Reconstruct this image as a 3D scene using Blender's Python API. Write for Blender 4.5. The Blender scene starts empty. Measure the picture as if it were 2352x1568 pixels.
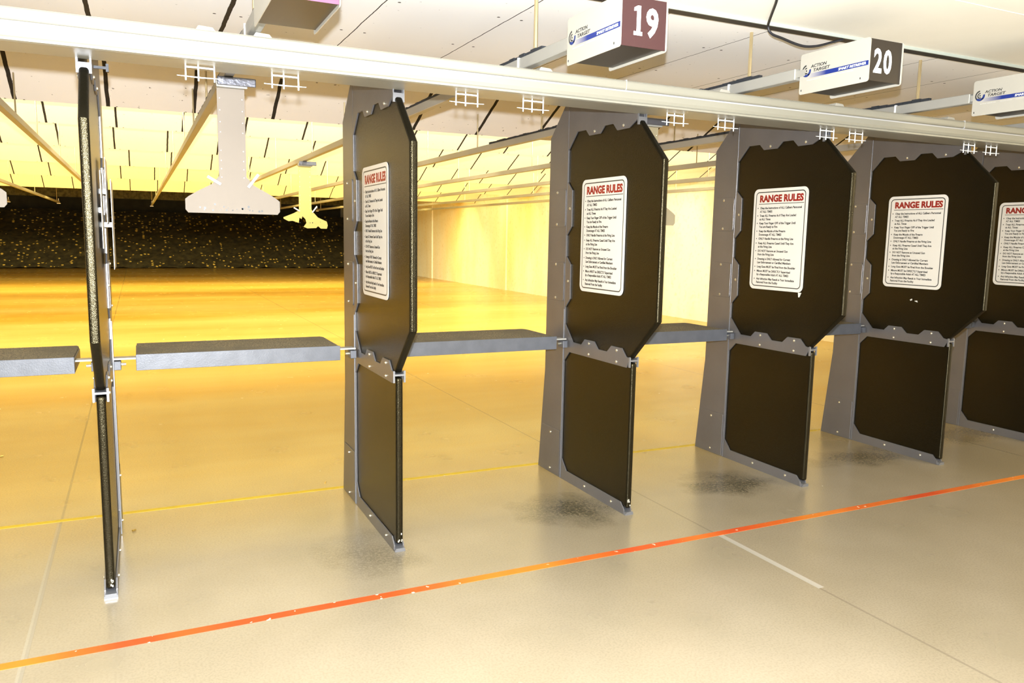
import bpy, bmesh, math, random
from mathutils import Matrix, Vector
random.seed(7)
sc = bpy.context.scene
COL = sc.collection
# ---------------------------------------------------------------- camera, world, flash, exposure
def set_camera():
    yaw, pitch, roll = math.radians(25.451), math.radians(-7.529), math.radians(0.997)
    cy, sy, cp, sp = math.cos(yaw), math.sin(yaw), math.cos(pitch), math.sin(pitch)
    f = Vector((sy*cp, cy*cp, sp)); r = Vector((cy, -sy, 0)); u = r.cross(f)
    cr, sr = math.cos(roll), math.sin(roll)
    r2 = r*cr + u*sr; u2 = -r*sr + u*cr
    m = Matrix((r2, u2, -f)).transposed().to_4x4()
    m.translation = Vector((0, -0.54, 1.43))
    cam = bpy.data.cameras.new('camera'); cam.sensor_width = 36; cam.sensor_fit = 'HORIZONTAL'
    cam.lens = 1804.4/2352*36; cam.clip_start = 0.05; cam.clip_end = 200
    o = bpy.data.objects.new('camera', cam); COL.objects.link(o); o.matrix_world = m
    sc.camera = o
set_camera()
w = bpy.data.worlds.new('world'); sc.world = w; w.use_nodes = True
w.node_tree.nodes['Background'].inputs[0].default_value = (1, .72, .28, 1)
w.node_tree.nodes['Background'].inputs[1].default_value = 0.05
sc.view_settings.view_transform = 'Standard'; sc.view_settings.look = 'None'
sc.view_settings.exposure = 0.0; sc.view_settings.gamma = 1.0
try: sc.view_settings.use_curve_mapping = False
except Exception: pass
sc.cycles.max_bounces = 6; sc.cycles.diffuse_bounces = 3; sc.cycles.glossy_bounces = 3
sc.cycles.sample_clamp_indirect = 4.0
sc.cycles.use_denoising = True

def lamp(name, kind, loc, color, energy, rot=(0,0,0), size=None, size_y=None, radius=None):
    l = bpy.data.lights.new(name, kind); l.color = color; l.energy = energy
    if kind == 'AREA':
        l.shape = 'RECTANGLE'; l.size = size; l.size_y = size_y or size
    if radius is not None: l.shadow_soft_size = radius
    o = bpy.data.objects.new(name, l); COL.objects.link(o); o.location = loc; o.rotation_euler = rot
    return o
AMBER = (1.0, .50, .03); CREAM = (1.0, .93, .62)
lamp('camera_flash', 'POINT', (0, -.54, 1.545), (.88, .94, 1.0), 2050, radius=.02)
# unseen fill added under the shooters' ceiling, strongest at right to brighten the floor
for lx, en in ((-2.2, 3), (1.8, 10), (6.4, 210)):
    lamp('booth_fill', 'AREA', (lx, -1.2 if lx < 6 else .3, 2.43), (1, .84, .50), en, (0, 0, 0), 1.6, .5)
# lamps behind every baffle, over the range
BAF = [(6.42, 2.375), (8.51, 2.46), (10.9, 2.46), (13.8, 2.465), (17.4, 2.47), (21.3, 2.42)]
WASH_E = [250, 270, 330, 350, 360]; FLOOR_E = [32, 430, 420, 370, 400, 760]
for k, (by, bz) in enumerate(BAF):
    o = lamp('range_floor_lamp', 'AREA', (-1.0, by + .30, bz + .40), [(1, .66, .14), (1, .88, .50), (1, .86, .44), (1, .78, .26), (1, .76, .22), (1, .76, .22)][k], FLOOR_E[k], (math.radians(8), 0, 0), 19, .2)
    o.data.spread = math.radians(135)
    if k < 5:
        o = lamp('range_baffle_lamp', 'AREA', (-1.0, by + .22, bz + .30), [(1, .97, .76), (1, .96, .70), (1, .94, .62), (1, .90, .48), (1, .86, .40)][k], WASH_E[k], (math.radians(82), 0, 0), 19, .2)
        o.data.spread = math.radians(110)

# ---------------------------------------------------------------- helpers
def mesh(name, verts, faces, mat=None, parent=None, bevel=0, seg=2, loc=None, smooth=False, ang=40):
    me = bpy.data.meshes.new(name); me.from_pydata([tuple(v) for v in verts], [], faces)
    bm = bmesh.new(); bm.from_mesh(me); bmesh.ops.recalc_face_normals(bm, faces=bm.faces)
    if bevel > 0:
        es = [e for e in bm.edges if len(e.link_faces) == 2 and e.calc_face_angle(0) > math.radians(ang)]
        bmesh.ops.bevel(bm, geom=es, offset=bevel, segments=seg, profile=.5, affect='EDGES', clamp_overlap=True)
    if smooth:
        for f in bm.faces: f.smooth = True
    bm.to_mesh(me); bm.free()
    if mat: me.materials.append(mat)
    o = bpy.data.objects.new(name, me); COL.objects.link(o)
    if parent: o.parent = parent
    if loc: o.location = loc
    return o
class G:
    def __init__(s): s.v = []; s.f = []
    def add(s, vs, fs):
        n = len(s.v); s.v += [tuple(v) for v in vs]; s.f += [tuple(i+n for i in f) for f in fs]; return s
    def box(s, x0, x1, y0, y1, z0, z1):
        v = [(x, y, z) for x in (x0, x1) for y in (y0, y1) for z in (z0, z1)]
        return s.add(v, [(0,1,3,2),(4,6,7,5),(0,4,5,1),(2,3,7,6),(0,2,6,4),(1,5,7,3)])
    def prism(s, poly, a0, a1, axis='x'):
        n = len(poly)
        P = {'x': lambda p, a: (a, p[0], p[1]), 'y': lambda p, a: (p[0], a, p[1]), 'z': lambda p, a: (p[0], p[1], a)}[axis]
        v = [P(p, a0) for p in poly] + [P(p, a1) for p in poly]
        f = [tuple(range(n)), tuple(range(2*n-1, n-1, -1))] + [(i, (i+1) % n, (i+1) % n + n, i+n) for i in range(n)]
        return s.add(v, f)
    def tube(s, pts, r, n=8):
        pts = [Vector(p) for p in pts]; vs = []; prev = None
        for i, p in enumerate(pts):
            d = (pts[min(i+1, len(pts)-1)] - pts[max(i-1, 0)]).normalized()
            if prev is None:
                a = d.orthogonal().normalized()
            else:
                a = (prev - d*prev.dot(d)).normalized()
            prev = a; b = d.cross(a); rr = r[i] if isinstance(r, (list, tuple)) else r
            vs += [p + (a*math.cos(2*math.pi*k/n) + b*math.sin(2*math.pi*k/n))*rr for k in range(n)]
        m = len(pts)
        fs = [(i*n+k, i*n+(k+1) % n, (i+1)*n+(k+1) % n, (i+1)*n+k) for i in range(m-1) for k in range(n)]
        fs += [tuple(range(n)), tuple(range(m*n-1, (m-1)*n-1, -1))]
        return s.add(vs, fs)
    def to(s, name, mat, parent=None, **k): return mesh(name, s.v, s.f, mat, parent, **k)
def rrect(a0, a1, b0, b1, r, n=5):
    out = []
    for cx, cy, s in ((a1-r, b1-r, 0), (a0+r, b1-r, 90), (a0+r, b0+r, 180), (a1-r, b0+r, 270)):
        for k in range(n+1):
            t = math.radians(s + 90*k/n); out.append((cx + r*math.cos(t), cy + r*math.sin(t)))
    return out
def empty(name, loc, label, cat, group=None):
    o = bpy.data.objects.new(name, None); COL.objects.link(o); o.location = loc; o.empty_display_size = .1
    o['label'] = label; o['category'] = cat
    if group: o['group'] = group
    return o
def tag(o, label=None, cat=None, group=None, kind=None):
    for k, v in (('label', label), ('category', cat), ('group', group), ('kind', kind)):
        if v: o[k] = v
    return o
def share(src, parent, loc=(0,0,0), name=None, rot=None):
    o = src.copy(); COL.objects.link(o); o.parent = parent; o.location = loc
    if name: o.name = name
    if rot: o.rotation_euler = rot
    return o
def text_me(body, size, sx=1.0, bold=0.0, align='LEFT', width=None, spacing=1.0, extrude=.0003, shear=0):
    c = bpy.data.curves.new('lettering', 'FONT'); c.body = body; c.size = size; c.offset = bold*size
    c.align_x = align; c.extrude = extrude; c.space_character = spacing; c.resolution_u = 3; c.shear = shear
    o = bpy.data.objects.new('lettering', c); COL.objects.link(o)
    dg = bpy.context.evaluated_depsgraph_get(); me = bpy.data.meshes.new_from_object(o.evaluated_get(dg))
    bpy.data.objects.remove(o); bpy.data.curves.remove(c)
    vs = [v.co.copy() for v in me.vertices]; fs = [tuple(p.vertices) for p in me.polygons]
    bpy.data.meshes.remove(me)
    if width:
        x0 = min(v.x for v in vs); x1 = max(v.x for v in vs); sx = width/(x1-x0)
        for v in vs: v.x = (v.x - x0)*sx
    else:
        for v in vs: v.x *= sx
    return vs, fs

# ---------------------------------------------------------------- materials
def mat(name, col=(.5,.5,.5), rough=.5, metal=0, spec=.5, bump=0, bscale=60, bdetail=2, var=0, vscale=3, coat=0, emit=None, estr=0):
    m = bpy.data.materials.new(name); m.use_nodes = True; nt = m.node_tree; b = nt.nodes['Principled BSDF']
    b.inputs['Base Color'].default_value = (*col, 1); b.inputs['Roughness'].default_value = rough
    b.inputs['Metallic'].default_value = metal; b.inputs['Specular IOR Level'].default_value = spec
    b.inputs['Coat Weight'].default_value = coat
    tc = nt.nodes.new('ShaderNodeTexCoord')
    if var:
        n = nt.nodes.new('ShaderNodeTexNoise'); n.inputs['Scale'].default_value = vscale; n.inputs['Detail'].default_value = 5
        nt.links.new(tc.outputs['Object'], n.inputs['Vector'])
        r = nt.nodes.new('ShaderNodeValToRGB'); e = r.color_ramp.elements
        e[0].position = .3; e[0].color = (*[c*(1-var) for c in col], 1); e[1].position = .7; e[1].color = (*[min(1, c*(1+var)) for c in col], 1)
        nt.links.new(n.outputs['Fac'], r.inputs[0]); nt.links.new(r.outputs[0], b.inputs['Base Color'])
    if bump:
        n = nt.nodes.new('ShaderNodeTexNoise'); n.inputs['Scale'].default_value = bscale; n.inputs['Detail'].default_value = bdetail
        nt.links.new(tc.outputs['Object'], n.inputs['Vector'])
        bp = nt.nodes.new('ShaderNodeBump'); bp.inputs['Strength'].default_value = bump; bp.inputs['Distance'].default_value = .002
        nt.links.new(n.outputs['Fac'], bp.inputs['Height']); nt.links.new(bp.outputs[0], b.inputs['Normal'])
    if emit:
        b.inputs['Emission Color'].default_value = (*emit, 1); b.inputs['Emission Strength'].default_value = estr
    return m
class NB:      # small node builder
    def __init__(s, m): s.nt = m.node_tree; s.b = s.nt.nodes['Principled BSDF']; s.tc = s.nt.nodes.new('ShaderNodeTexCoord')
    def n(s, t, **k):
        x = s.nt.nodes.new('ShaderNode'+t)
        for a, v in k.items():
            if a.startswith('_'): setattr(x, a[1:], v)
            else: x.inputs[a.replace('0', ' ')].default_value = v
        return x
    def l(s, a, b): s.nt.links.new(a, b)
    def math(s, op, a, b=None, c=None):
        x = s.nt.nodes.new('ShaderNodeMath'); x.operation = op
        for i, q in enumerate((a, b, c)):
            if q is None: continue
            if isinstance(q, (int, float)): x.inputs[i].default_value = q
            else: s.l(q, x.inputs[i])
        return x.outputs[0]
    def mix(s, f, a, b):
        x = s.nt.nodes.new('ShaderNodeMix'); x.data_type = 'RGBA'
        for i, q in ((0, f), (6, a), (7, b)):
            if isinstance(q, (int, float)): x.inputs[i].default_value = q
            elif isinstance(q, tuple): x.inputs[i].default_value = (*q, 1)
            else: s.l(q, x.inputs[i])
        return x.outputs[2]
    def noise(s, scale, detail=4, vec=None, rough=.5):
        x = s.n('TexNoise', Scale=scale, Detail=detail, Roughness=rough); s.l(vec or s.tc.outputs['Object'], x.inputs['Vector']); return x.outputs['Fac']
    def ramp(s, f, p0, p1):
        x = s.n('MapRange'); x.inputs[1].default_value = p0; x.inputs[2].default_value = p1; s.l(f, x.inputs[0]); return x.outputs[0]
    def xyz(s):
        x = s.nt.nodes.new('ShaderNodeSeparateXYZ'); s.l(s.tc.outputs['Object'], x.inputs[0]); return x.outputs

def floor_material():
    m = mat('polished_concrete', (.5,.45,.36), .3); n = NB(m); X = n.xyz()
    big = n.noise(.55, 5); mid = n.noise(3.0, 3); fine = n.noise(120, 3)
    streak_map = n.n('Mapping'); streak_map.inputs['Scale'].default_value = (.13, .6, 1); n.l(n.tc.outputs['Object'], streak_map.inputs[0])
    streak = n.noise(1.0, 5, streak_map.outputs[0])
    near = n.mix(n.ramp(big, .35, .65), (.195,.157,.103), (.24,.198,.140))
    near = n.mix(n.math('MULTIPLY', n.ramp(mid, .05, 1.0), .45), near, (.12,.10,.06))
    far = n.mix(n.ramp(streak, .35, .68), (.46,.265,.036), (.60,.45,.15))  # dirtier concrete downrange, with amber of the range light painted into its colour
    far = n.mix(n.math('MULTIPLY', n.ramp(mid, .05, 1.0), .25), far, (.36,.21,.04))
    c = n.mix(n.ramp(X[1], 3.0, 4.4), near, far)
    c = n.mix(n.math('MULTIPLY', n.ramp(fine, .45, .62), .16), c, (.07,.058,.035))
    def line(x0, wd, y0=-99, y1=99):
        d = n.math('ABSOLUTE', n.math('SUBTRACT', X[0], x0)); a = n.math('LESS_THAN', d, wd)
        return n.math('MULTIPLY', a, n.math('MULTIPLY', n.math('GREATER_THAN', X[1], y0), n.math('LESS_THAN', X[1], y1)))
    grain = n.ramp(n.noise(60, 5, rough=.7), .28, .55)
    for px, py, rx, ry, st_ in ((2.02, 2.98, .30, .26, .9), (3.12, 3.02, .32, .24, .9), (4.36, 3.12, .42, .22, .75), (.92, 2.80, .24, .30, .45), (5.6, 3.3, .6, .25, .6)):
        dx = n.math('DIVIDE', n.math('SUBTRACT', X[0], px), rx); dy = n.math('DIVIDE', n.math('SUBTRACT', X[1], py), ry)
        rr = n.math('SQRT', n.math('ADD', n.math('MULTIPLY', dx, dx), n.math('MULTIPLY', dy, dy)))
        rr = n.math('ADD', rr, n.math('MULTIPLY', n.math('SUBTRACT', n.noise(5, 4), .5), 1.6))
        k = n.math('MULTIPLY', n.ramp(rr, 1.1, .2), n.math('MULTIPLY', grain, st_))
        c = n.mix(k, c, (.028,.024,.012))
    for x0 in (-.395, 2.52, 5.45, -3.3):
        c = n.mix(n.math('MULTIPLY', line(x0, .006), .4), c, (.08,.066,.045))
    c = n.mix(n.math('MULTIPLY', line(-.40, .010, -1, 3.75), .35), c, (.24,.22,.18))
    c = n.mix(n.math('MULTIPLY', line(2.53, .016, 1.72, 2.36), .7), c, (.30,.275,.235))
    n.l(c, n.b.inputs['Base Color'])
    r = n.math('ADD', n.math('MULTIPLY', n.ramp(mid, 0., 1.), .14), .18); n.l(r, n.b.inputs['Roughness'])
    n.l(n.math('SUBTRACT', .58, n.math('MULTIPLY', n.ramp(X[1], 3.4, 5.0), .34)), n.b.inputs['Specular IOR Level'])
    bp = n.n('Bump', Strength=.12, Distance=.002); n.l(n.noise(40, 4), bp.inputs['Height']); n.l(bp.outputs[0], n.b.inputs['Normal'])
    return m
def seam_material(name, base, period, off, width, dark=(.02,.017,.015), dirt=.5, alt=None, screws=True):
    m = mat(name, base, .75, spec=.2); n = NB(m); X = n.xyz()
    c = n.mix(n.math('MULTIPLY', n.ramp(n.noise(1.3, 5), .4, .7), .22), base, tuple(b*.86 for b in base))
    c = n.mix(n.math('MULTIPLY', n.math('GREATER_THAN', n.noise(26, 2), .735), dirt), c, (.12,.10,.09))
    t = n.math('SUBTRACT', X[0], off)
    fr = n.math('SUBTRACT', t, n.math('MULTIPLY', n.math('FLOOR', n.math('ADD', n.math('DIVIDE', t, period), .5)), period))
    wob = n.math('MULTIPLY', n.math('SUBTRACT', n.noise(9, 3), .5), width*.8)
    d = n.math('ABSOLUTE', n.math('ADD', fr, wob))
    if alt:     # seams wide on the left boards and tight on the right ones
        wd = n.mix(n.math('GREATER_THAN', X[0], alt), (width,)*3, (width*.25,)*3)
        sep = n.nt.nodes.new('ShaderNodeSeparateColor'); n.l(wd, sep.inputs[0]); wd = sep.outputs[0]
    else: wd = width
    s = n.math('LESS_THAN', d, wd)
    c = n.mix(s, c, dark)
    if screws:
        ax = n.math('ABSOLUTE', n.math('SUBTRACT', n.math('ABSOLUTE', fr), .06))
        ys = n.math('SUBTRACT', X[1], n.math('MULTIPLY', n.math('FLOOR', n.math('ADD', n.math('DIVIDE', X[1], .6), .5)), .6))
        k = n.math('LESS_THAN', n.math('ADD', n.math('MULTIPLY', ax, ax), n.math('MULTIPLY', ys, ys)), .00006)
        c = n.mix(k, c, (.05,.045,.04))
    n.l(c, n.b.inputs['Base Color']); return m
def wall_material():
    m = mat('stained_wall', (.85,.8,.6), .7, spec=.25); n = NB(m)
    mp = n.n('Mapping'); mp.inputs['Scale'].default_value = (1, .5, .22); n.l(n.tc.outputs['Object'], mp.inputs[0])
    c = n.mix(n.ramp(n.noise(1.2, 6, mp.outputs[0]), .42, .72), (.95,.93,.86), (.92,.74,.38))
    c = n.mix(n.math('MULTIPLY', n.ramp(n.noise(14, 4), .55, .8), .4), c, (.6,.45,.2))
    n.l(c, n.b.inputs['Base Color']); return m
def rubber_berm_material():
    m = mat('granulated_rubber', (.02,.018,.012), .9); n = NB(m)
    v = n.n('TexVoronoi', Scale=7.5); n.l(n.tc.outputs['Object'], v.inputs['Vector'])
    sc_ = n.nt.nodes.new('ShaderNodeSeparateColor'); n.l(v.outputs['Color'], sc_.inputs[0])
    pick = n.math('GREATER_THAN', n.math('ADD', sc_.outputs[0], n.math('MULTIPLY', n.noise(.45, 3), .5)), 0.97)
    small = n.math('LESS_THAN', v.outputs['Distance'], .34)
    c = n.mix(n.math('MULTIPLY', pick, small), n.mix(n.ramp(n.noise(5, 5), .35, .7), (.030,.024,.010), (.085,.066,.022)), (.95,.66,.12))
    n.l(c, n.b.inputs['Base Color']); return m
def gradient_stripe():
    m = mat('blue_stripe', (.02,.1,.6), .4); n = NB(m); X = n.xyz()
    # printed fade: the ink runs out towards the emblem
    f = n.ramp(X[1], 2.235, 2.13)
    n.l(n.mix(f, (.31,.29,.27), (.003,.015,.125)), n.b.inputs['Base Color']); return m
M = {}
M['floor'] = floor_material()
M['ceil'] = seam_material('ceiling_board', (.86,.84,.82), .605, -.17, .011, alt=.75)
M['baffle1'] = seam_material('baffle_board', (.82,.78,.74), .612, -.16, .014, dirt=.8)
M['baffle2'] = seam_material('baffle_board_far', (.86,.83,.66), .612, -.19, .010, dirt=.3)
M['wall'] = wall_material()
M['plain'] = mat('painted_wall', (.7,.64,.5), .8, var=.08)
M['soffit'] = mat('soffit_paint', (.84,.80,.70), .7, var=.03)
M['berm'] = rubber_berm_material()
M['curtain'] = mat('rubber_curtain', (.25,.19,.05), .9, var=.5, vscale=8)
M['black'] = mat('black_trim', (.012,.012,.016), .5, bump=.3, bscale=80)
M['panel'] = mat('hammered_black_panel', (.0030,.0024,.0012), .26, spec=.28, bump=.5, bscale=330, bdetail=1)
M['panel'].node_tree.nodes['Principled BSDF'].inputs['Specular Tint'].default_value = (1, .84, .50, 1)  # gold of the reflected range light put into the specular tint
M['plate'] = mat('grey_steel_plate', (.115,.108,.108), .34, metal=.5, spec=.6, bump=.25, bscale=260, bdetail=1, var=.1, vscale=4)
M['edge'] = mat('bare_steel', (.17,.17,.18), .35, metal=.6)
M['bolt'] = mat('bolt_head', (.75,.70,.55), .25, metal=.9)
M['shelf'] = mat('shelf_steel', (.075,.077,.088), .42, metal=.3, bump=.2, bscale=200, var=.12, vscale=18)
def shelf_top_material():
    m = mat('shelf_mat', (.2,.16,.1), .85); n = NB(m)
    c = n.mix(n.ramp(n.noise(170, 3), .42, .6), (.05,.038,.018), (.22,.17,.09))
    c = n.mix(n.ramp(n.noise(7, 4), .4, .7), c, (.085,.068,.038)); n.l(c, n.b.inputs['Base Color']); return m
M['shelftop'] = shelf_top_material()
M['beam'] = mat('cream_beam_paint', (.225,.212,.170), .38, spec=.5, var=.02)
M['beamgap'] = mat('beam_groove', (.40,.39,.38), .5)
M['white'] = mat('white_enamel', (.31,.287,.24), .35, spec=.4)
M['signwhite'] = mat('sign_white', (.52,.48,.415), .35, spec=.5)
M['ink'] = mat('black_ink', (.02,.02,.02), .4)
M['red'] = mat('red_ink', (.19,.006,.004), .4)
M['blue'] = gradient_stripe()
M['blueink'] = mat('blue_ink', (.006,.02,.12), .4)
M['grey'] = mat('grey_ink', (.45,.43,.40), .5)
M['maroon'] = mat('maroon_glare_face', (.036,.010,.011), .38, metal=.2, spec=.6, bump=.1)  # black gloss fronts; hue of the flash reflection painted in per box
M['violet'] = mat('violet_glare_face', (.075,.02,.055), .38, metal=.2, spec=.6, bump=.1)
M['brown'] = mat('dark_brown_glare_face', (.018,.012,.008), .38, metal=.2, spec=.6, bump=.1)
M['housing'] = mat('black_housing', (.022,.017,.012), .4, spec=.5)
M['rail'] = mat('galvanised_rail', (.30,.285,.25), .45, metal=.25, var=.06)
M['brush'] = mat('black_brush', (.012,.014,.018), .8, bump=1, bscale=300)
M['rod'] = mat('hanger_rod', (.42,.33,.18), .35, metal=.6)
M['whitewire'] = mat('white_wire', (.95,.93,.88), .25)
M['card'] = mat('target_card', (.19,.155,.12), .7, var=.04)
M['yellowcard'] = mat('yellow_card', (.55,.46,.14), .7, var=.05)
M['crumple'] = mat('crumpled_foil', (.12,.12,.14), .3, metal=.7, bump=1, bscale=45)
M['fixture'] = mat('lamp_housing', (.6,.58,.5), .5)
M['tube'] = mat('lit_tube', (.9,.9,.8), .5, emit=(1,.88,.5), estr=4)
M['brass'] = mat('brass', (.55,.36,.08), .3, metal=.8)
def tape_material(name, c1, c2, scale):
    m = mat(name, c1, .5); n = NB(m)
    mp = n.n('Mapping'); mp.inputs['Scale'].default_value = (1, .1, 1); n.l(n.tc.outputs['Object'], mp.inputs[0])
    c = n.mix(n.ramp(n.noise(scale, 2, mp.outputs[0]), .40, .58), c1, c2)
    c = n.mix(n.math('GREATER_THAN', n.noise(30, 3), .70), c, (.62,.52,.38)); n.l(c, n.b.inputs['Base Color']); return m
M['tape'] = tape_material('orange_tape', (.33,.036,.004), (.40,.115,.008), 1.1)
M['yline'] = tape_material('yellow_tape', (.50,.32,.004), (.54,.36,.006), 2)
# ---------------------------------------------------------------- the setting
XR, XL, YB, YE, ZR = 9.1, -11.5, -3.6, 38.5, 3.3
def struct(name, g, m, **k): return tag(g.to(name, m, **k), kind='structure')
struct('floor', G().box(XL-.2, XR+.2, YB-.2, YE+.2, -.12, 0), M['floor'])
wr = G().box(XR, XR+.2, YB, YE, 0, ZR)
for yy in (8.6, 13.4, 19.0, 25.0): wr.box(XR-.035, XR, yy, yy+.42, 0, 2.9)
struct('wall_right', wr, M['wall'])
struct('wall_left', G().box(XL-.2, XL, YB, YE, 0, ZR), M['wall'])
struct('wall_rear', G().box(XL-.2, XR+.2, YB-.2, YB, 0, ZR), M['plain'])
struct('wall_end', G().box(XL-.2, XR+.2, YE, YE+.2, 0, ZR), mat('dark_rubber_wall', (.045,.036,.016), .9, var=.3))
struct('ceiling', G().box(XL-.2, XR+.2, YB-.2, YE+.2, ZR, ZR+.15), M['plain'])
# lower boarded ceiling over the firing line, soffit over the shooters
struct('ceiling_boards', G().box(XL, XR, 2.48, 4.72, 2.46, 2.52), M['ceil'])
struct('ceiling_soffit', G().box(XL, XR, 1.79, 2.42, 2.447, 3.0).box(XL, XR, YB, 1.79, 2.449, 3.0), M['soffit'])
struct('trim_1', G().box(XL, XR, 2.42, 2.49, 2.437, 2.60), M['black'])
struct('trim_2', G().box(XL, XR, 2.412, 2.420, 2.432, 2.448), mat('grey_angle', (.35,.38,.34), .4))
# rubber trap
bm_ = []; bf = []; nx, ny = 90, 16
for j in range(ny+1):
    for i in range(nx+1):
        t = j/ny; x = XL + .06 + (XR-XL-.12)*i/nx
        bm_.append((x, 33.3 + 4.2*t + random.uniform(-.04,.04)*(0 < j), 2.25*t**.95 + random.uniform(0,.06)))
for j in range(ny):
    for i in range(nx): a = j*(nx+1)+i; bf.append((a, a+1, a+nx+2, a+nx+1))
b0 = len(bm_); bm_ += [(XL+.06, 33.3, -.01), (XR-.06, 33.3, -.01), (XR-.06, 37.5, -.01), (XL+.06, 37.5, -.01)]
bf += [(b0, b0+1, b0+2, b0+3)]
berm = mesh('rubber_berm', bm_, bf, M['berm'])
tag(berm, 'sloped bank of black granulated rubber flecked with yellow at the far end of the range', 'backstop', kind='stuff')
cur = G()
for i in range(41):
    x0 = XL + .02 + i*.502; cur.box(x0, x0+.495, 37.6, 37.64, 2.80, 3.28)
tag(cur.to('rubber_curtain', M['curtain']), 'olive strip curtain hanging from the ceiling above the black rubber bank', 'curtain')
# ceiling baffles
ORD = ['first, pinkish tan ceiling baffle right behind the cream header beam, with wide black seams',
       'second ceiling baffle downrange, pale cream, just beyond the pinkish tan one',
       'third ceiling baffle downrange, pale cream, beyond the second one',
       'fourth ceiling baffle downrange, pale cream with short seams',
       'fifth ceiling baffle downrange, yellowish cream and low in the view',
       'last ceiling baffle downrange, yellowish cream, bordering the dark rubber wall']
for k, (by, bz) in enumerate(BAF):
    ln = min(1.62, (ZR-.01-bz)/.5)
    t = empty('ceiling_baffle', (0, by, bz), ORD[k], 'ceiling baffle', 'sloped ceiling baffles')
    g = G().prism([(0, 0), (.02, .035), (-ln+.02, .5*ln+.035), (-ln, .5*ln)], XL+.01, XR-.01, 'x')
    # seams of neighbouring rows are staggered
    bo = g.to('board', M['baffle1'] if k == 0 else M['baffle2'], t)
    if k:
        bo.location.x = [0, .05, -.02, .13, -.05, .09][k]
    for xx in (-9.5, -6.5, -3.5, -.5, 2.5, 5.5, 7.9):
        G().box(xx, xx+.03, -.42, -.39, .25, ZR-bz).to('hanger_bar', M['rod'], t)
    G().box(-10.4, 8.5, .28, .40, .60, .66).to('lamp_housing', M['fixture'], t)
    for xx in (-9, -3, 3, 8): G().box(xx, xx+.03, .32, .35, .66, ZR-bz).to('lamp_hanger', M['rod'], t)

# ---------------------------------------------------------------- floor markings
g = G()
pts = [(-6, 2.40), (-.47, 2.425), (1.5, 2.357), (3.4, 2.378), (5.2, 2.405), (8.9, 2.43)]
def ty(x):
    # two strips of tape laid end to end
    return 2.372 + .0062*(x-1.7)
xs_ = [-6 + i*.25 for i in range(61)]
top = [(x, ty(x)+.022+random.uniform(-.0012,.0012)) for x in xs_ if x <= 9.0]; bot = [(x, ty(x)-.022+random.uniform(-.0012,.0012)) for x in xs_ if x <= 9.0]
g.prism(top + bot[::-1], 0.0, .0015, 'z')
tag(g.to('floor_tape', M['tape']), 'worn orange tape line on the concrete floor in front of the shooting stalls', 'floor tape')
g = G().box(-9, 8.9, 3.775, 3.81, 0, .001)
tag(g.to('floor_stripe', M['yline']), 'thin yellow line on the floor behind the feet of the shooting stalls', 'floor line')

# ---------------------------------------------------------------- shooting stalls
SX = {0: -1.36, 1: -.149, 2: 1.028, 3: 2.272, 4: 3.511, 5: 4.711, 6: 5.903, 7: 7.09}
U = 1.43
def S(*p): return [(a*U, b*U) for a, b in p]
LEG = [(3.764, 0), (3.701, .626), (3.692, 2.016), (3.50, 2.205), (3.478, 2.205), (3.478, 0)]
FRAME = [(3.474, 2.205), (2.95, 2.205), (2.795, 2.055), (2.793, 2.0176)] + \
    [(2.865, 1.984), (2.972, 1.984), (3.011, 2.021), (3.095, 2.022), (3.138, 1.986), (3.250, 1.987), (3.288, 2.023), (3.379, 2.023)] + \
    [(3.474, 1.929), (3.472, 1.749), (3.421, 1.703), (3.419, 1.498), (3.471, 1.448), (3.469, 1.328), (3.419, 1.283), (3.416, 1.084), (3.466, 1.033), (3.465, .937)] + \
    [(3.368, .838), (3.272, .837), (3.237, .871), (3.134, .872), (3.091, .834), (3.001, .835), (2.960, .871), (2.860, .872), (2.818, .833), (2.781, .828), (2.810, .777)] + \
    [(3.407, .775), (3.466, .717), (3.466, .125), (3.407, .062), (2.822, .059), (2.787, .026), (2.785, 0), (3.474, 0)]
# close the frame along the leg seam
FRAME = FRAME + [(3.4745, 0)]
FR2 = [p for p in FRAME if True]
UP = [(2.572, 1.034), (2.572, 1.810), (2.790, 2.022), (3.40, 2.05), (3.535, 1.90), (3.535, .93), (3.42, .82), (2.79, .826)]
LO = [(2.772, .035), (2.772, .805), (3.53, .805), (3.53, .035)]
RULES = [(0, '\u2022 Obey the Instructions of ALL Calibers Personnel'), (1, 'AT ALL TIMES'), (0, '\u2022 Treat ALL Firearms As if They Are Loaded'), (1, 'at ALL Times'),
 (0, '\u2022 Keep Your Finger OFF of the Trigger Until'), (1, 'You are Ready to Fire'), (0, '\u2022 Keep the Muzzle of the Firearm'), (1, 'Downrange AT ALL TIMES'),
 (0, '\u2022 ONLY Handle Firearms at the Firing Line'), (0, '\u2022 Keep ALL Firearms Cased Until They Are'), (1, 'at the Firing Line'), (0, '\u2022 DO NOT Remove an Uncased Gun'),
 (1, 'from the Firing Line'), (0, '\u2022 Drawing is ONLY Allowed for Current'), (1, 'Law Enforcement or Certified Members'), (0, '\u2022 Long Guns MUST be Fired from the Shoulder'),
 (0, '\u2022 Minors MUST be DIRECTLY Supervised'), (1, 'by a Responsible Adult AT ALL TIMES'), (0, '\u2022 Any Infraction May Result in Your Immediate'), (1, 'Removal From the Facility')]
RV = [.200,.235,.275,.310,.350,.385,.428,.463,.503,.548,.583,.625,.660,.705,.740,.783,.826,.861,.905,.940]
PR = {}
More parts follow.
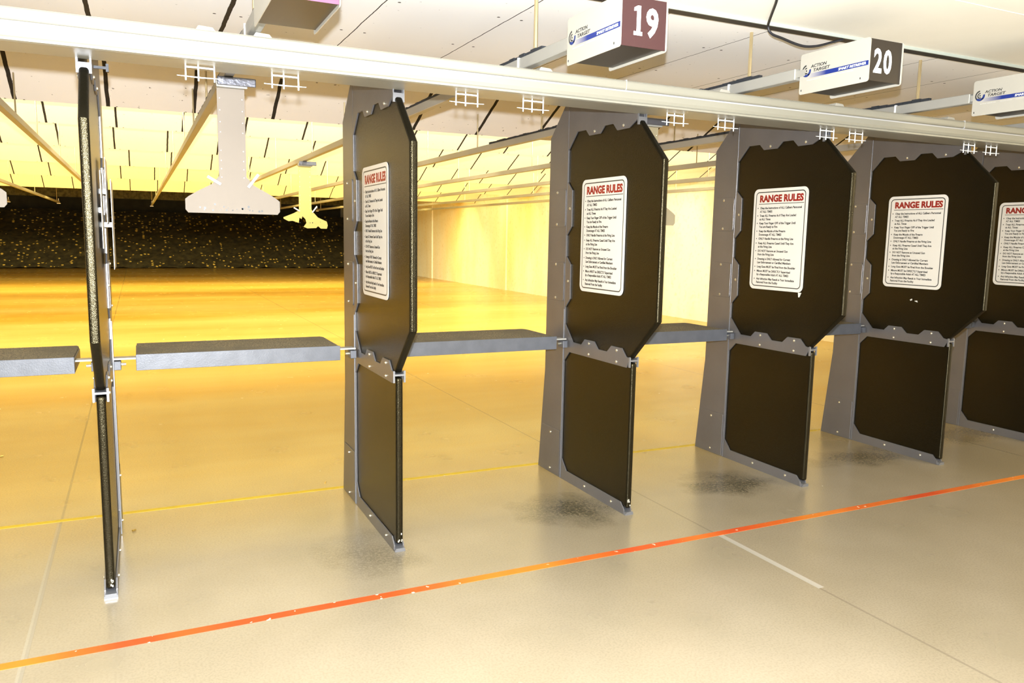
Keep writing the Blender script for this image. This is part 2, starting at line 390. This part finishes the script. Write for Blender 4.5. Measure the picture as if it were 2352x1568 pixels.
def proto_meshes():
    """builds every mesh of a stall once; sx=-1 is the side that faces the left of the range"""
    def side(poly, x, th, name, m, bev=.0012):
        o = G().prism(poly, x, x+th).to(name, m, bevel=bev, seg=1); me = o.data; bpy.data.objects.remove(o); return me
    for s in (-1, 1):
        x = -.0245 if s < 0 else .0178
        PR['leg', s] = side(LEG, x, .0067, 'leg_plate', M['plate'])
        PR['frame', s] = side(FR2, x, .0067, 'frame_plate', M['plate'])
        xo = -.0285 if s < 0 else .0245
        PR['c1', s] = side(rrect(3.487, 3.665, 1.497, 1.712, .014), xo, .004, 'cover_plate', M['plate'])
        PR['c2', s] = side(rrect(3.487, 3.665, 1.066, 1.293, .014), xo, .004, 'cover_plate', M['plate'])
        PR['c3', s] = side([(3.742, .008), (3.713, .285), (3.487, .285), (3.487, .008)], xo, .003, 'base_plate', M['plate'])
        # folded flange standing off the leg along the seam
        PR['fl', s] = side([(3.4725, .004), (3.4725, 1.02), (3.4775, 1.02), (3.4775, .004)], (-.029 if s < 0 else .0245), .0045, 'seam_flange', M['edge'], 0)
    o = G().prism(UP, -.0172, .0172).to('upper_panel', M['panel'], bevel=.011, seg=4, ang=60, smooth=False); PR['up'] = o.data; bpy.data.objects.remove(o)
    o = G().prism(LO, -.0165, .0165).to('lower_panel', M['panel'], bevel=.012, seg=4); PR['lo'] = o.data; bpy.data.objects.remove(o)
    g = G().box(-.0205, .0205, 2.792, 3.40, 2.022, 2.028).box(-.0255, .0255, 2.780, 2.790, 1.992, 2.030).box(-.0255, -.0205, 2.782, 2.794, 2.030, 2.065).box(.0205, .0255, 2.782, 2.794, 2.030, 2.065).box(-.0205, .0205, 2.95, 3.45, 2.199, 2.205); o = g.to('top_channel', M['edge']); PR['ch1'] = o.data; bpy.data.objects.remove(o)
    o = G().box(-.0205, .0205, 2.785, 3.40, .812, .820).box(-.0285, -.0205, 2.776, 2.786, .782, .835).box(.0205, .0285, 2.776, 2.786, .782, .835).box(-.0205, .0205, 2.776, 2.786, .812, .820).to('middle_channel', M['edge']); PR['ch2'] = o.data; bpy.data.objects.remove(o)
    o = G().box(-.0205, .0205, 2.765, 3.70, .010, .018).box(-.0245, .0245, 2.768, 2.785, .0, .010).to('base_channel', M['edge']); PR['ch3'] = o.data; bpy.data.objects.remove(o)
    # bolt: hex-washered dome, axis along -x
    g = G(); n = 10
    for r, h in ((.0075, 0), (.0075, .0015), (.0052, .0018), (.0048, .0045), (.0022, .0062)):
        g.v += [(-h, r*math.cos(2*math.pi*k/n), r*math.sin(2*math.pi*k/n)) for k in range(n)]
    for i in range(4): g.f += [(i*n+k, i*n+(k+1) % n, (i+1)*n+(k+1) % n, (i+1)*n+k) for k in range(n)]
    g.f += [tuple(range(n)), tuple(range(4*n, 5*n))]
    o = g.to('bolt', M['bolt']); PR['bolt'] = o.data; bpy.data.objects.remove(o)
    # rules sign: local x = reading direction, local y = up, origin lower left corner
    W_, H_ = .442, .612
    o = G().prism(rrect(0, W_, 0, H_, .035, 6), 0, .0022, 'z').to('rules_sign', M['signwhite']); PR['sign'] = o.data; bpy.data.objects.remove(o)
    g = G()
    out = rrect(.018, W_-.018, .018, H_-.018, .026, 6); inn = rrect(.0235, W_-.0235, .0235, H_-.0235, .021, 6); n = len(out)
    g.v = [(x, y, .0026) for x, y in out+inn]; g.f = [(i, (i+1) % n, (i+1) % n+n, i+n) for i in range(n)]
    g.box(.045, W_-.03, H_*.848, H_*.848+.0035, .0022, .0027)
    o = g.to('border', M['ink']); PR['border'] = o.data; bpy.data.objects.remove(o)
    vs, fs = text_me('RANGE RULES', .055, bold=.05, width=.355)
    o = mesh('heading', [(v.x+.052, v.y+H_*.872, v.z+.0026) for v in vs], fs, M['red']); PR['head'] = o.data; bpy.data.objects.remove(o)
    g = G(); vs, fs = text_me(RULES[0][1][2:], .0185); k = .338/(max(v.x for v in vs)-min(v.x for v in vs))
    for (ind, line), fv in zip(RULES, RV):
        if ind == 0:
            g.add([(.040+.004*math.cos(a*math.pi/3), H_*(1-fv)+.006+.004*math.sin(a*math.pi/3), .0026) for a in range(6)], [tuple(range(6))])
            line = line[2:]
        vs, fs = text_me(line, .0185, sx=k, bold=.03, extrude=.0002)
        g.add([(v.x+.058, v.y+H_*(1-fv), v.z+.0026) for v in vs], fs)
    o = g.to('rules_text', M['ink']); PR['text'] = o.data; bpy.data.objects.remove(o)
proto_meshes()
def child(me, name, parent, loc=(0,0,0), rot=None):
    o = bpy.data.objects.new(name, me); COL.objects.link(o); o.parent = parent; o.location = loc
    if rot: o.rotation_euler = rot
    return o
def face_left():      # reading direction -y, up z, normal -x
    return Matrix(((0,0,-1,0),(-1,0,0,0),(0,1,0,0),(0,0,0,1))).to_euler()
def face_right():     # reading direction +y, up z, normal +x
    return Matrix(((0,0,1,0),(1,0,0,0),(0,1,0,0),(0,0,0,1))).to_euler()
FL, FRr = face_left(), face_right()
BOLTS = [(3.194, 2.005, 0), (2.913, 2.003, 0), (3.187, .853, 0), (2.905, .854, 0), (3.187, .793, 0), (2.905, .794, 0), (3.19, .033, 0), (2.909, .033, 0),
         (3.44, 1.60, 0), (3.44, 1.186, 0), (3.585, 1.695, 1), (3.583, 1.512, 1), (3.583, 1.278, 1), (3.58, 1.082, 1), (3.603, .255, 1), (3.60, .03, 1)]
STALL_LABEL = {0: 'black shooting stall divider farthest left, beyond the one seen edge-on',
 1: 'stall divider seen edge-on at the left, its glossy black edge facing the viewer',
 2: 'second stall divider from the left, its black panel glowing golden, rules sign steeply foreshortened',
 3: 'third stall divider from the left, grey frame and black panel, beneath the box numbered 19',
 4: 'fourth stall divider from the left, a white drip hanging under its rules sign',
 5: 'fifth stall divider from the left, two white chips on its panel below the sign',
 6: 'rightmost stall divider, cut off by the right edge of the picture',
 7: 'shooting stall divider beyond the right edge of the picture'}
def stall(i):
    t = empty('shooting_stall', (SX[i], 0, 0), STALL_LABEL[i], 'shooting stall divider', 'row of shooting stall dividers')
    for s in (-1, 1):
        child(PR['leg', s], 'leg_plate', t); child(PR['frame', s], 'frame_plate', t)
        child(PR['c1', s], 'cover_plate', t); child(PR['c2', s], 'cover_plate', t); child(PR['c3', s], 'base_plate', t); child(PR['fl', s], 'seam_flange', t)
        for (y, z, cov) in BOLTS:
            child(PR['bolt'], 'bolt', t, (s*(.0244 + (.004 if cov else 0)), y, z), (0, 0, 0) if s < 0 else (0, 0, math.pi))
    child(PR['up'], 'upper_panel', t); child(PR['lo'], 'lower_panel', t)
    child(PR['ch1'], 'top_channel', t); child(PR['ch2'], 'middle_channel', t); child(PR['ch3'], 'base_channel', t)
    sg = child(PR['sign'], 'rules_sign', t, (-.0195, 3.312, 1.140), FL); sg['label'] = 'white RANGE RULES sign with red heading'
    child(PR['border'], 'border', sg); child(PR['head'], 'heading', sg); child(PR['text'], 'rules_text', sg)
    return t
ST = {i: stall(i) for i in (1, 2, 3, 4, 5, 6)}
# papers on the right face of the first divider
for (y0, y1, z0, z1, x) in ((2.93, 3.12, 1.36, 1.66, .030), (3.05, 3.30, 1.46, 1.72, .045), (3.14, 3.42, 1.27, 1.64, .060)):
    o = G().box(x-.002, x, y0, y1, z0, z1).box(.017, x-.002, (y0+y1)/2-.01, (y0+y1)/2+.01, (z0+z1)/2-.01, (z0+z1)/2+.01).to('notice_plate', M['signwhite'], ST[1]); o['label'] = 'white notice plate on the right face of the divider'
# adhesive remnants of white under two signs
def chip(i, pts, nm='adhesive_remnant'):
    o = G().prism(pts, -.0192, -.0170).to(nm, M['signwhite'], ST[i]); o['label'] = 'white drip below the sign' if len(pts) > 4 else 'white chip on the black panel'
chip(4, [(2.905, 1.139), (2.880, 1.139), (2.893, 1.112), (2.901, 1.112), (2.903, 1.125)])
chip(5, [(3.09, 1.062), (3.075, 1.070), (3.072, 1.060), (3.085, 1.055)])
chip(5, [(3.055, 1.056), (3.035, 1.060), (3.030, 1.048), (3.040, 1.050)])
G().box(.0245, .075, 2.995, 3.005, 2.050, 2.060).box(.066, .076, 2.99, 3.01, 2.040, 2.070).to('side_arm', M['black'], ST[1])
# scuffed foam at the bottom of the near edges
for i, r in ((1, 1), (2, 1), (3, 1)):
    for k in range(5):
        y = 2.7715; x = random.uniform(-.010, .010); z = random.uniform(.045, .085)
        G().box(x-.002, x+.003, y-.002, y+.004, z-.004, z+.004).to('worn_spot', M['white'], ST[i])['label'] = 'pale worn spot at the bottom of the black edge'
# ---------------------------------------------------------------- shelves
SHELF_LABEL = {0: 'grey shelf with a gritty top at the far left, cut off by the picture edge',
 1: 'grey shelf with a gritty top between the edge-on divider and the golden one',
 2: 'grey shelf with a gritty top right of the golden divider, reaching the third divider',
 3: 'grey shelf whose short end shows between the third and fourth dividers',
 4: 'grey shelf whose corner shows between the fourth and fifth dividers',
 5: 'grey shelf almost hidden between the fifth and the rightmost dividers'}
def shelf(k):
    x0 = SX[k] + .122; x1 = SX[k+1] - .123
    t = empty('shooting_shelf', (x0, 3.38, .80), SHELF_LABEL[k], 'shelf', 'shooting shelves between the dividers')
    L = x1-x0
    G().prism([(0, .003), (L, .003), (L, .38), (L-.01, .42), (0, .42)], .0, .062, 'z').to('tray', M['shelf'], t, bevel=.003)
    G().prism([(.004, .008), (L-.004, .008), (L-.004, .375), (L-.014, .414), (.004, .414)], .062, .072, 'z').to('gritty_mat', M['shelftop'], t)
    G().box(0, L, -.002, .003, 0, .074).to('front_lip', M['shelf'], t, bevel=.0012, seg=1)
    G().box(-.092, L+.092, .05, .0555, .045, .053).box(-.092, 0, .058, .13, .046, .050).box(L, L+.092, .058, .13, .046, .050).to('support_bar', M['rail'], t)
    for s, xx in ((0, -.092), (1, L+.062)):
        h = G().box(xx, xx+.030, .035, .095, .0, .040).to('hinge_bracket', M['shelf'], t, bevel=.002)
        G().tube([(xx+(.03 if s == 0 else 0), .065, .022), (xx+(.05 if s == 0 else -.02), .065, .022)], .007, 8).to('hinge_bolt', M['bolt'], h)
for k in range(0, 6):
    if k == 0: SX[0] = -1.36
    shelf(k)
stall_0 = None
# ---------------------------------------------------------------- header beam
t = empty('header_beam', (0, 0, 0), 'long cream painted steel header beam running across the tops of all the stalls', 'beam')
BX0, BX1 = -4.5, 9.0
prof_lo = [(2.62, 2.045), (2.80, 2.045), (2.80, 2.155), (2.62, 2.155), (2.62, 2.104), (2.606, 2.102), (2.604, 2.075), (2.612, 2.062), (2.604, 2.055), (2.604, 2.047)]
G().prism(prof_lo, BX0, BX1).to('lower_rail', M['beam'], t)
G().prism(rrect(2.598, 2.66, 2.110, 2.152, .012, 3), BX0, BX1).to('upper_tube', M['beam'], t)
G().box(BX0, BX1, 2.614, 2.621, 2.1, 2.112).to('groove', M['beamgap'], t)
for xx in (2.05, 4.4, 6.7): G().box(xx, xx+.0025, 2.5972, 2.66, 2.109, 2.1535).to('joint', M['beamgap'], t)
for i in (1, 2, 3, 4, 5, 6):
    G().box(SX[i]-.03, SX[i]+.03, 2.795, 3.0, 2.10, 2.106).box(SX[i]-.016, SX[i]+.016, 2.795, 2.96, 2.106, 2.19).to('mounting_lug', M['edge'], t)
# small clips on top of the beam
for xx, cl in ((.22, 'left of the violet lane box'), (.42, 'under the violet lane box'), (1.62, 'left of box 19'), (2.62, 'right of box 19'), (3.4, 'below and right of box 20'), (4.3, 'farthest to the right')):
    tag(G().prism([(xx, 2.155), (xx+.075, 2.155), (xx+.062, 2.172), (xx+.012, 2.175)], 2.64, 2.70, 'y').to('clip_block', M['white'], bevel=.003), 'small white block on top of the cream header beam, ' + cl, 'block', 'white blocks on the header beam')
# posts carry the beam at the two ends
for xx in (BX0, BX1-.08):
    G().box(xx, xx+.08, 2.65, 2.73, 0, 2.05).to('end_post', M['beam'], t)
# wire racks hanging under the beam
RACKX = [.237, .546, 1.307, 1.627, 2.407, 2.722, 3.42, 3.64, 4.60, 4.81]
RL = ['left of the hanging tan target holder', 'right of the hanging tan target holder', 'first to the right of the golden divider', 'second to the right of the golden divider',
 'right of the third divider, before dark foil', 'second right of the third divider', 'just right of the fourth divider', 'against the top of the fifth divider',
 'just right of the fifth divider', 'against the rightmost divider']
def rack(x, lab, proto=None):
    t = empty('wire_rack', (x, 2.70, 2.045), 'small white wire rack hanging under the beam, ' + lab, 'wire rack', 'white wire racks under the beam')
    if proto:
        for c in proto.children: share(c, t, c.location)
        return t
    G().tube([(-.052, 0, -.010), (-.02, 0, -.0095), (.02, 0, -.0095), (.052, 0, -.010)], .0032, 6).to('top_bar', M['whitewire'], t)
    for xx in (-.050, -.006, .050):
        G().tube([(xx, 0, 0), (xx, 0, -.058)], [.0026, .0030], 6).to('upright', M['whitewire'], t)
    G().tube([(-.080, 0, -.043), (0, 0, -.045), (.080, 0, -.043)], [.0012, .0026, .0012], 6).to('cross_rod', M['whitewire'], t)
    return t
rp = None
for x, lb in zip(RACKX, RL):
    r_ = rack(x, lb, rp); rp = rp or r_
# ---------------------------------------------------------------- target rails and boxes
RX = {13: -5.55, 14: -4.35, 15: -3.15, 16: -1.95, 17: -.74, 18: .43, 19: 1.60, 20: 2.80, 21: 4.03, 22: 5.25, 23: 6.5, 24: 7.7}
BXC = {18: .478, 19: 1.662, 20: 2.888, 21: 4.105}
RAIL_WHERE = {18: 'over the lane left of the golden divider', 19: 'behind the box with the maroon front', 20: 'behind the box with the dark brown front', 21: 'over the lane right of number 20',
 17: 'over the lane left of the edge-on divider', 16: 'second to the left of the edge-on divider', 15: 'third to the left of the edge-on divider', 14: 'fourth to the left of the edge-on divider',
 13: 'leftmost, near the left wall', 22: 'third from the right wall', 23: 'second from the right wall', 24: 'nearest to the right wall'}
def rail(n):
    x = RX[n]
    where = RAIL_WHERE[n]
    t = empty('target_rail', (x, 2.306, 2.2), 'long straight overhead target rail ' + where, 'rail', 'overhead target rails')
    y1 = 25.2
    prof = [(-.022, -.025), (.022, -.025), (.022, .025), (-.022, .025)]
    G().box(-.045, .045, y1-2.35, y1-2.32, -.045, -.028).box(-.006, .006, y1-2.34, y1-2.33, -.028, .10).to('end_stop', M['whitewire'], t)
    g = G(); ys = [0] + [4.0*k for k in range(1, 6)] + [y1-2.27]
    g.prism([(a, b) for a, b in prof], 0, y1-2.27, 'y'); g.to('channel', M['rail'], t, bevel=.003, seg=1)
    g = G()
    for k in range(60 if 17 < n < 22 else 0):
        y = .25 + k*.055; g.box(-.012+random.uniform(-.003,.003), .012, y, y+.052, .025, .040+random.uniform(0,.006))
    if g.v: g.to('brush', M['brush'], t)
    for yy in (.45, .9):
        G().box(-.026, .026, yy, yy+.008, -.028, .028).to('rail_clip', M['whitewire'], t)
    for yy in (2.60, 4.85, 6.1, 7.45, 9.7, 12.3, 15.6, 19.4, 24.6):
        top = 2.46 if yy < 4.72 else ZR
        if n in (13, 14, 15, 24) and yy > 10: continue
        r_ = .009 if yy < 3 else .006
        G().tube([(0, yy-2.27, .02), (0, yy-2.27, top-2.2)], r_, 6).to('hanger_rod', M['rod'], t)
    return t
for n in RX: rail(n)
def lettering(body, size, y_left, z, x, m, parent, name, width, bold=0, shear=0):
    vs, fs = text_me(body, size, width=width, bold=bold, shear=shear)
    return mesh(name, [(x - v.z, y_left - v.x, z + v.y) for v in vs], fs, m, parent)
def lane_box(n, digits, fm):
    c = BXC[n]; hw = .099; y0, y1, z0, z1 = 1.90, 2.285, 2.104, 2.283
    lab = {18: 'lane box with a violet front, cut off by the top of the picture', 19: 'white lane box with the number 19 on its maroon front',
           20: 'white lane box with the number 20 on its dark brown front', 21: 'white lane box at the right edge of the picture, its front cut off'}[n]
    t = empty('lane_box', (c, 0, 0), lab, 'lane number box', 'numbered lane boxes')
    for s in (-1, 1):
        g = G().prism(rrect(y0, y1, z0, z1, .012, 3), s*hw - (.003 if s > 0 else 0), s*hw + (.003 if s < 0 else 0)); pl = g.to('side_plate', M['white'], t)
        if s < 0: left = pl
    G().box(-hw+.0035, hw-.0035, y0+.006, y0+.010, z0+.006, z1-.004).to('number_face', fm, t)
    G().box(-hw+.0035, hw-.0035, y0+.010, y1-.03, z0+.010, z0+.014).box(-hw+.0035, hw-.0035, y1-.034, y1-.030, z0+.014, z1-.004).box(-hw+.0035, hw-.0035, y0+.010, y1-.03, z1-.008, z1-.004).to('housing', M['housing'], t)
    G().box(RX[n]-c-.012, RX[n]-c+.012, y1-.031, 2.305, 2.185, 2.215).to('rail_mount', M['rail'], t)
    if digits:
        nf = None
        if digits == '19':
            vs, fs = text_me('9', .135, bold=.035, width=.052)
            h = max(v.y for v in vs)-min(v.y for v in vs); k = .103/h; m0 = min(v.y for v in vs)
            mesh('digit', [(v.x+.010, y0+.0056-v.z, (v.y-m0)*k+2.146) for v in vs], fs, M['whitewire'], t)
            one = [(-.042, 2.150), (-.006, 2.150), (-.006, 2.163), (-.014, 2.163), (-.014, 2.251), (-.027, 2.251), (-.042, 2.243), (-.042, 2.231), (-.030, 2.234), (-.030, 2.163), (-.042, 2.163)]
            G().prism(one, y0+.005, y0+.006, 'y').to('digit', M['whitewire'], t)
        else:
            for d, xo in (('2', -.068), ('0', -.010)):
                vs, fs = text_me(d, .13, bold=.03, width=.048); h = max(v.y for v in vs)-min(v.y for v in vs); m0 = min(v.y for v in vs); k = .100/h
                mesh('digit', [(v.x+xo, y0+.0056-v.z, (v.y-m0)*k+2.143) for v in vs], fs, M['whitewire'], t)
    if n >= 19:
        x = -hw-.0004
        lettering('ACTION', .0185, 2.222, 2.2145, x, M['ink'], left, 'lettering', .092, .02, .2)
        lettering('TARGET', .0185, 2.205, 2.1955, x, M['ink'], left, 'lettering', .095, .02, .2)
        G().box(x-.0003, x, 1.905, 2.235, 2.171, 2.190).to('printed_stripe', M['blue'], left)
        lettering('SMART RETRIEVER', .0145, 2.062, 2.1755, x-.0004, M['whitewire'], left, 'lettering', .145, .012, .15)
        lettering('ACTION TARGET INC', .0055, 2.242, 2.160, x, M['grey'], left, 'lettering', .085)
        lettering('PROVO, UTAH', .0055, 2.135, 2.160, x, M['grey'], left, 'lettering', .060)
        lettering('PATENT NUMBER', .0055, 2.055, 2.160, x, M['grey'], left, 'lettering', .075)
        # ring emblem
        def arc(r0, r1, a0, a1, m, nm, dx=0):
            nseg = 28; v = []; 
            for k in range(nseg+1):
                a = math.radians(a0+(a1-a0)*k/nseg)
                w_ = 1
                v += [(x-.0002-dx, 2.246 - r0*math.cos(a), 2.205 + r0*math.sin(a)), (x-.0002-dx, 2.246 - r1*math.cos(a), 2.205 + r1*math.sin(a))]
            mesh(nm, v, [(2*k, 2*k+1, 2*k+3, 2*k+2) for k in range(nseg)], m, left)
        arc(.020, .027, 95, 225, M['ink'], 'emblem_ring'); arc(.016, .027, 225, 370, M['blueink'], 'emblem_ring', .0001)
        arc(.009, .0145, 80, 300, M['ink'], 'emblem_ring'); arc(0, .0038, 0, 360, M['ink'], 'emblem_dot')
        for (yy, zz) in ((2.272, 2.122), (1.942, 2.122)):
            G().box(x-.001, x+.001, yy-.002, yy+.002, zz-.004, zz+.004).to('screw', M['ink'], left)
    return t
lane_box(18, None, M['violet']); lane_box(19, '19', M['maroon']); lane_box(20, '20', M['brown']); lane_box(21, '21' if False else None, M['brown'])
# ---------------------------------------------------------------- target carriers
def carrier(x, y, ztop, lab, m, torn=False, foil=True, half=.222, drop=.60):
    t = empty('target_holder', (x, y, ztop), lab, 'target holder', 'target holders hanging from the rails')
    st = .064; zt = -drop
    base = [(-half, zt+.015), (-half+.012, zt), (half-.012, zt), (half, zt+.015), (half, zt+.065), (half-.015, zt+.078), (st+.10, zt+.105), (st+.035, zt+.14), (st, zt+.18), (st, 0), (-st, 0), (-st, zt+.18), (-st-.035, zt+.14), (-st-.10, zt+.105), (-half+.015, zt+.078), (-half, zt+.065)]
    if torn:
        base = [(-half, zt+.06), (-half+.05, zt+.035), (-half+.09, zt+.04), (-.07, zt+.02), (-.06, zt+.075), (-.04, zt+.06), (-.03, zt+.09), (.0, zt+.06), (.01, zt+.02), (-.02, zt-.02), (.02, zt-.035), (.11, zt-.03), (.13, zt-.01), (.16, zt-.035),
                (half, zt-.035), (half+.01, zt), (half, zt+.04), (.13, zt+.08), (st+.02, zt+.13), (st, zt+.16), (st, 0), (-st, 0), (-st, zt+.15), (-st-.05, zt+.12), (-half, zt+.075)]
    G().prism(base, 0, .006, 'y').to('backer', m, t)
    hol = G()
    for k in range(10 if torn else 22):
        xx = random.gauss(0, .055) if k % 2 else random.uniform(-.16, .16); zz = zt+.012+abs(random.gauss(0, .014)); r = random.uniform(.0015, .0065)
        hol.add([(xx+r*math.cos(a*math.pi/3), -.0006, zz+r*math.sin(a*math.pi/3)) for a in range(6)], [tuple(range(6))])
    tag(hol.to('bullet_holes', M['ink'], t), kind='stuff')
    for s in (-1, 1):
        pin = G()
        for zz in (-.06, -.13, -.20, -.26, -.37, -.43, -.48, -.53): pin.add([(s*(st-.012)+.0025*math.cos(a*math.pi/3), -.0006, zz*.8+.0025*math.sin(a*math.pi/3)) for a in range(6)], [tuple(range(6))])
        pin.to('pin_holes', M['whitewire'], t)
        G().tube([(s*(st+.005), -.012, zt+.13), (s*(st+.055), -.012, zt+.195)] if s > 0 else [(-st+.005, -.012, zt+.14), (-st-.055, -.012, zt+.175)], .007, 6).to('clip', M['whitewire'], t)
    c = G().box(-st-.004, st+.012, -.03, .035, 0, .030).to('clamp', M['rail'], t, bevel=.003)
    G().box(-.05, .05, -.02, .03, .03, .0505).to('trolley', M['rail'], t)
    if foil: G().box(-st, st+.05, -.045, -.032, .008, .048).to('foil_wrap', M['crumple'], t, bevel=.004)['label'] = 'crumpled dark foil'
    return t
carrier(.44, 3.62, 2.124, 'tan T-shaped target holder with bullet holes, hanging between the edge-on and golden dividers', M['card'])
carrier(1.60, 7.9, 2.124, 'torn yellow target holder hanging farther downrange, left of the golden divider', M['yellowcard'], True)
carrier(-.735, 3.6, 2.124, 'tan target holder at the left picture edge, only its rounded corner in view', M['card'])
carrier(2.90, 3.62, 2.124, 'target holder mostly hidden behind the middle divider, its corner showing at the right', mat('tan_card', (.26,.21,.12), .7))
# ---------------------------------------------------------------- cable and small debris
g = G(); pts = [(2.37, 2.01, 2.439), (2.468, 2.115, 2.437), (2.566, 2.243, 2.437), (2.673, 2.384, 2.430), (2.687, 2.40, 2.423), (2.694, 2.40, 2.401), (2.719, 2.40, 2.388), (2.765, 2.41, 2.386), (2.834, 2.45, 2.394), (2.905, 2.45, 2.380), (2.976, 2.45, 2.373), (3.061, 2.45, 2.387), (3.146, 2.45, 2.415), (3.20, 2.43, 2.430)]
cat_ = []
for i in range(len(pts)-1):
    for k in range(4):
        a = Vector(pts[i]); b = Vector(pts[i+1]); cat_.append(a.lerp(b, k/4))
cat_.append(Vector(pts[-1]))
for _ in range(3): cat_ = [cat_[0]] + [(cat_[i-1]+cat_[i]*2+cat_[i+1])/4 for i in range(1, len(cat_)-1)] + [cat_[-1]]
tag(G().tube(cat_, .006, 8).to('power_cable', M['black'], smooth=True), 'black power cable sagging under the ceiling left of the box numbered 20', 'cable')
CAS = [(-.07, 3.505, .6, 'spent cartridge case on the floor right of the edge-on divider'), (.93, 3.90, 1.2, 'spent cartridge case on the yellow line left of the golden divider'), (-.83, 5.2, .3, 'spent cartridge case on the range floor at the far left')]
for x, y, a, lb in CAS:
    d = Vector((math.cos(a), math.sin(a), 0)); c = Vector((x, y, .0048))
    tag(G().tube([c-d*.009, c-d*.0078, c-d*.0074, c+d*.009], [.0048, .0048, .0040, .0046], 10).to('cartridge_case', M['brass']), lb, 'cartridge case', 'spent cases on the floor')
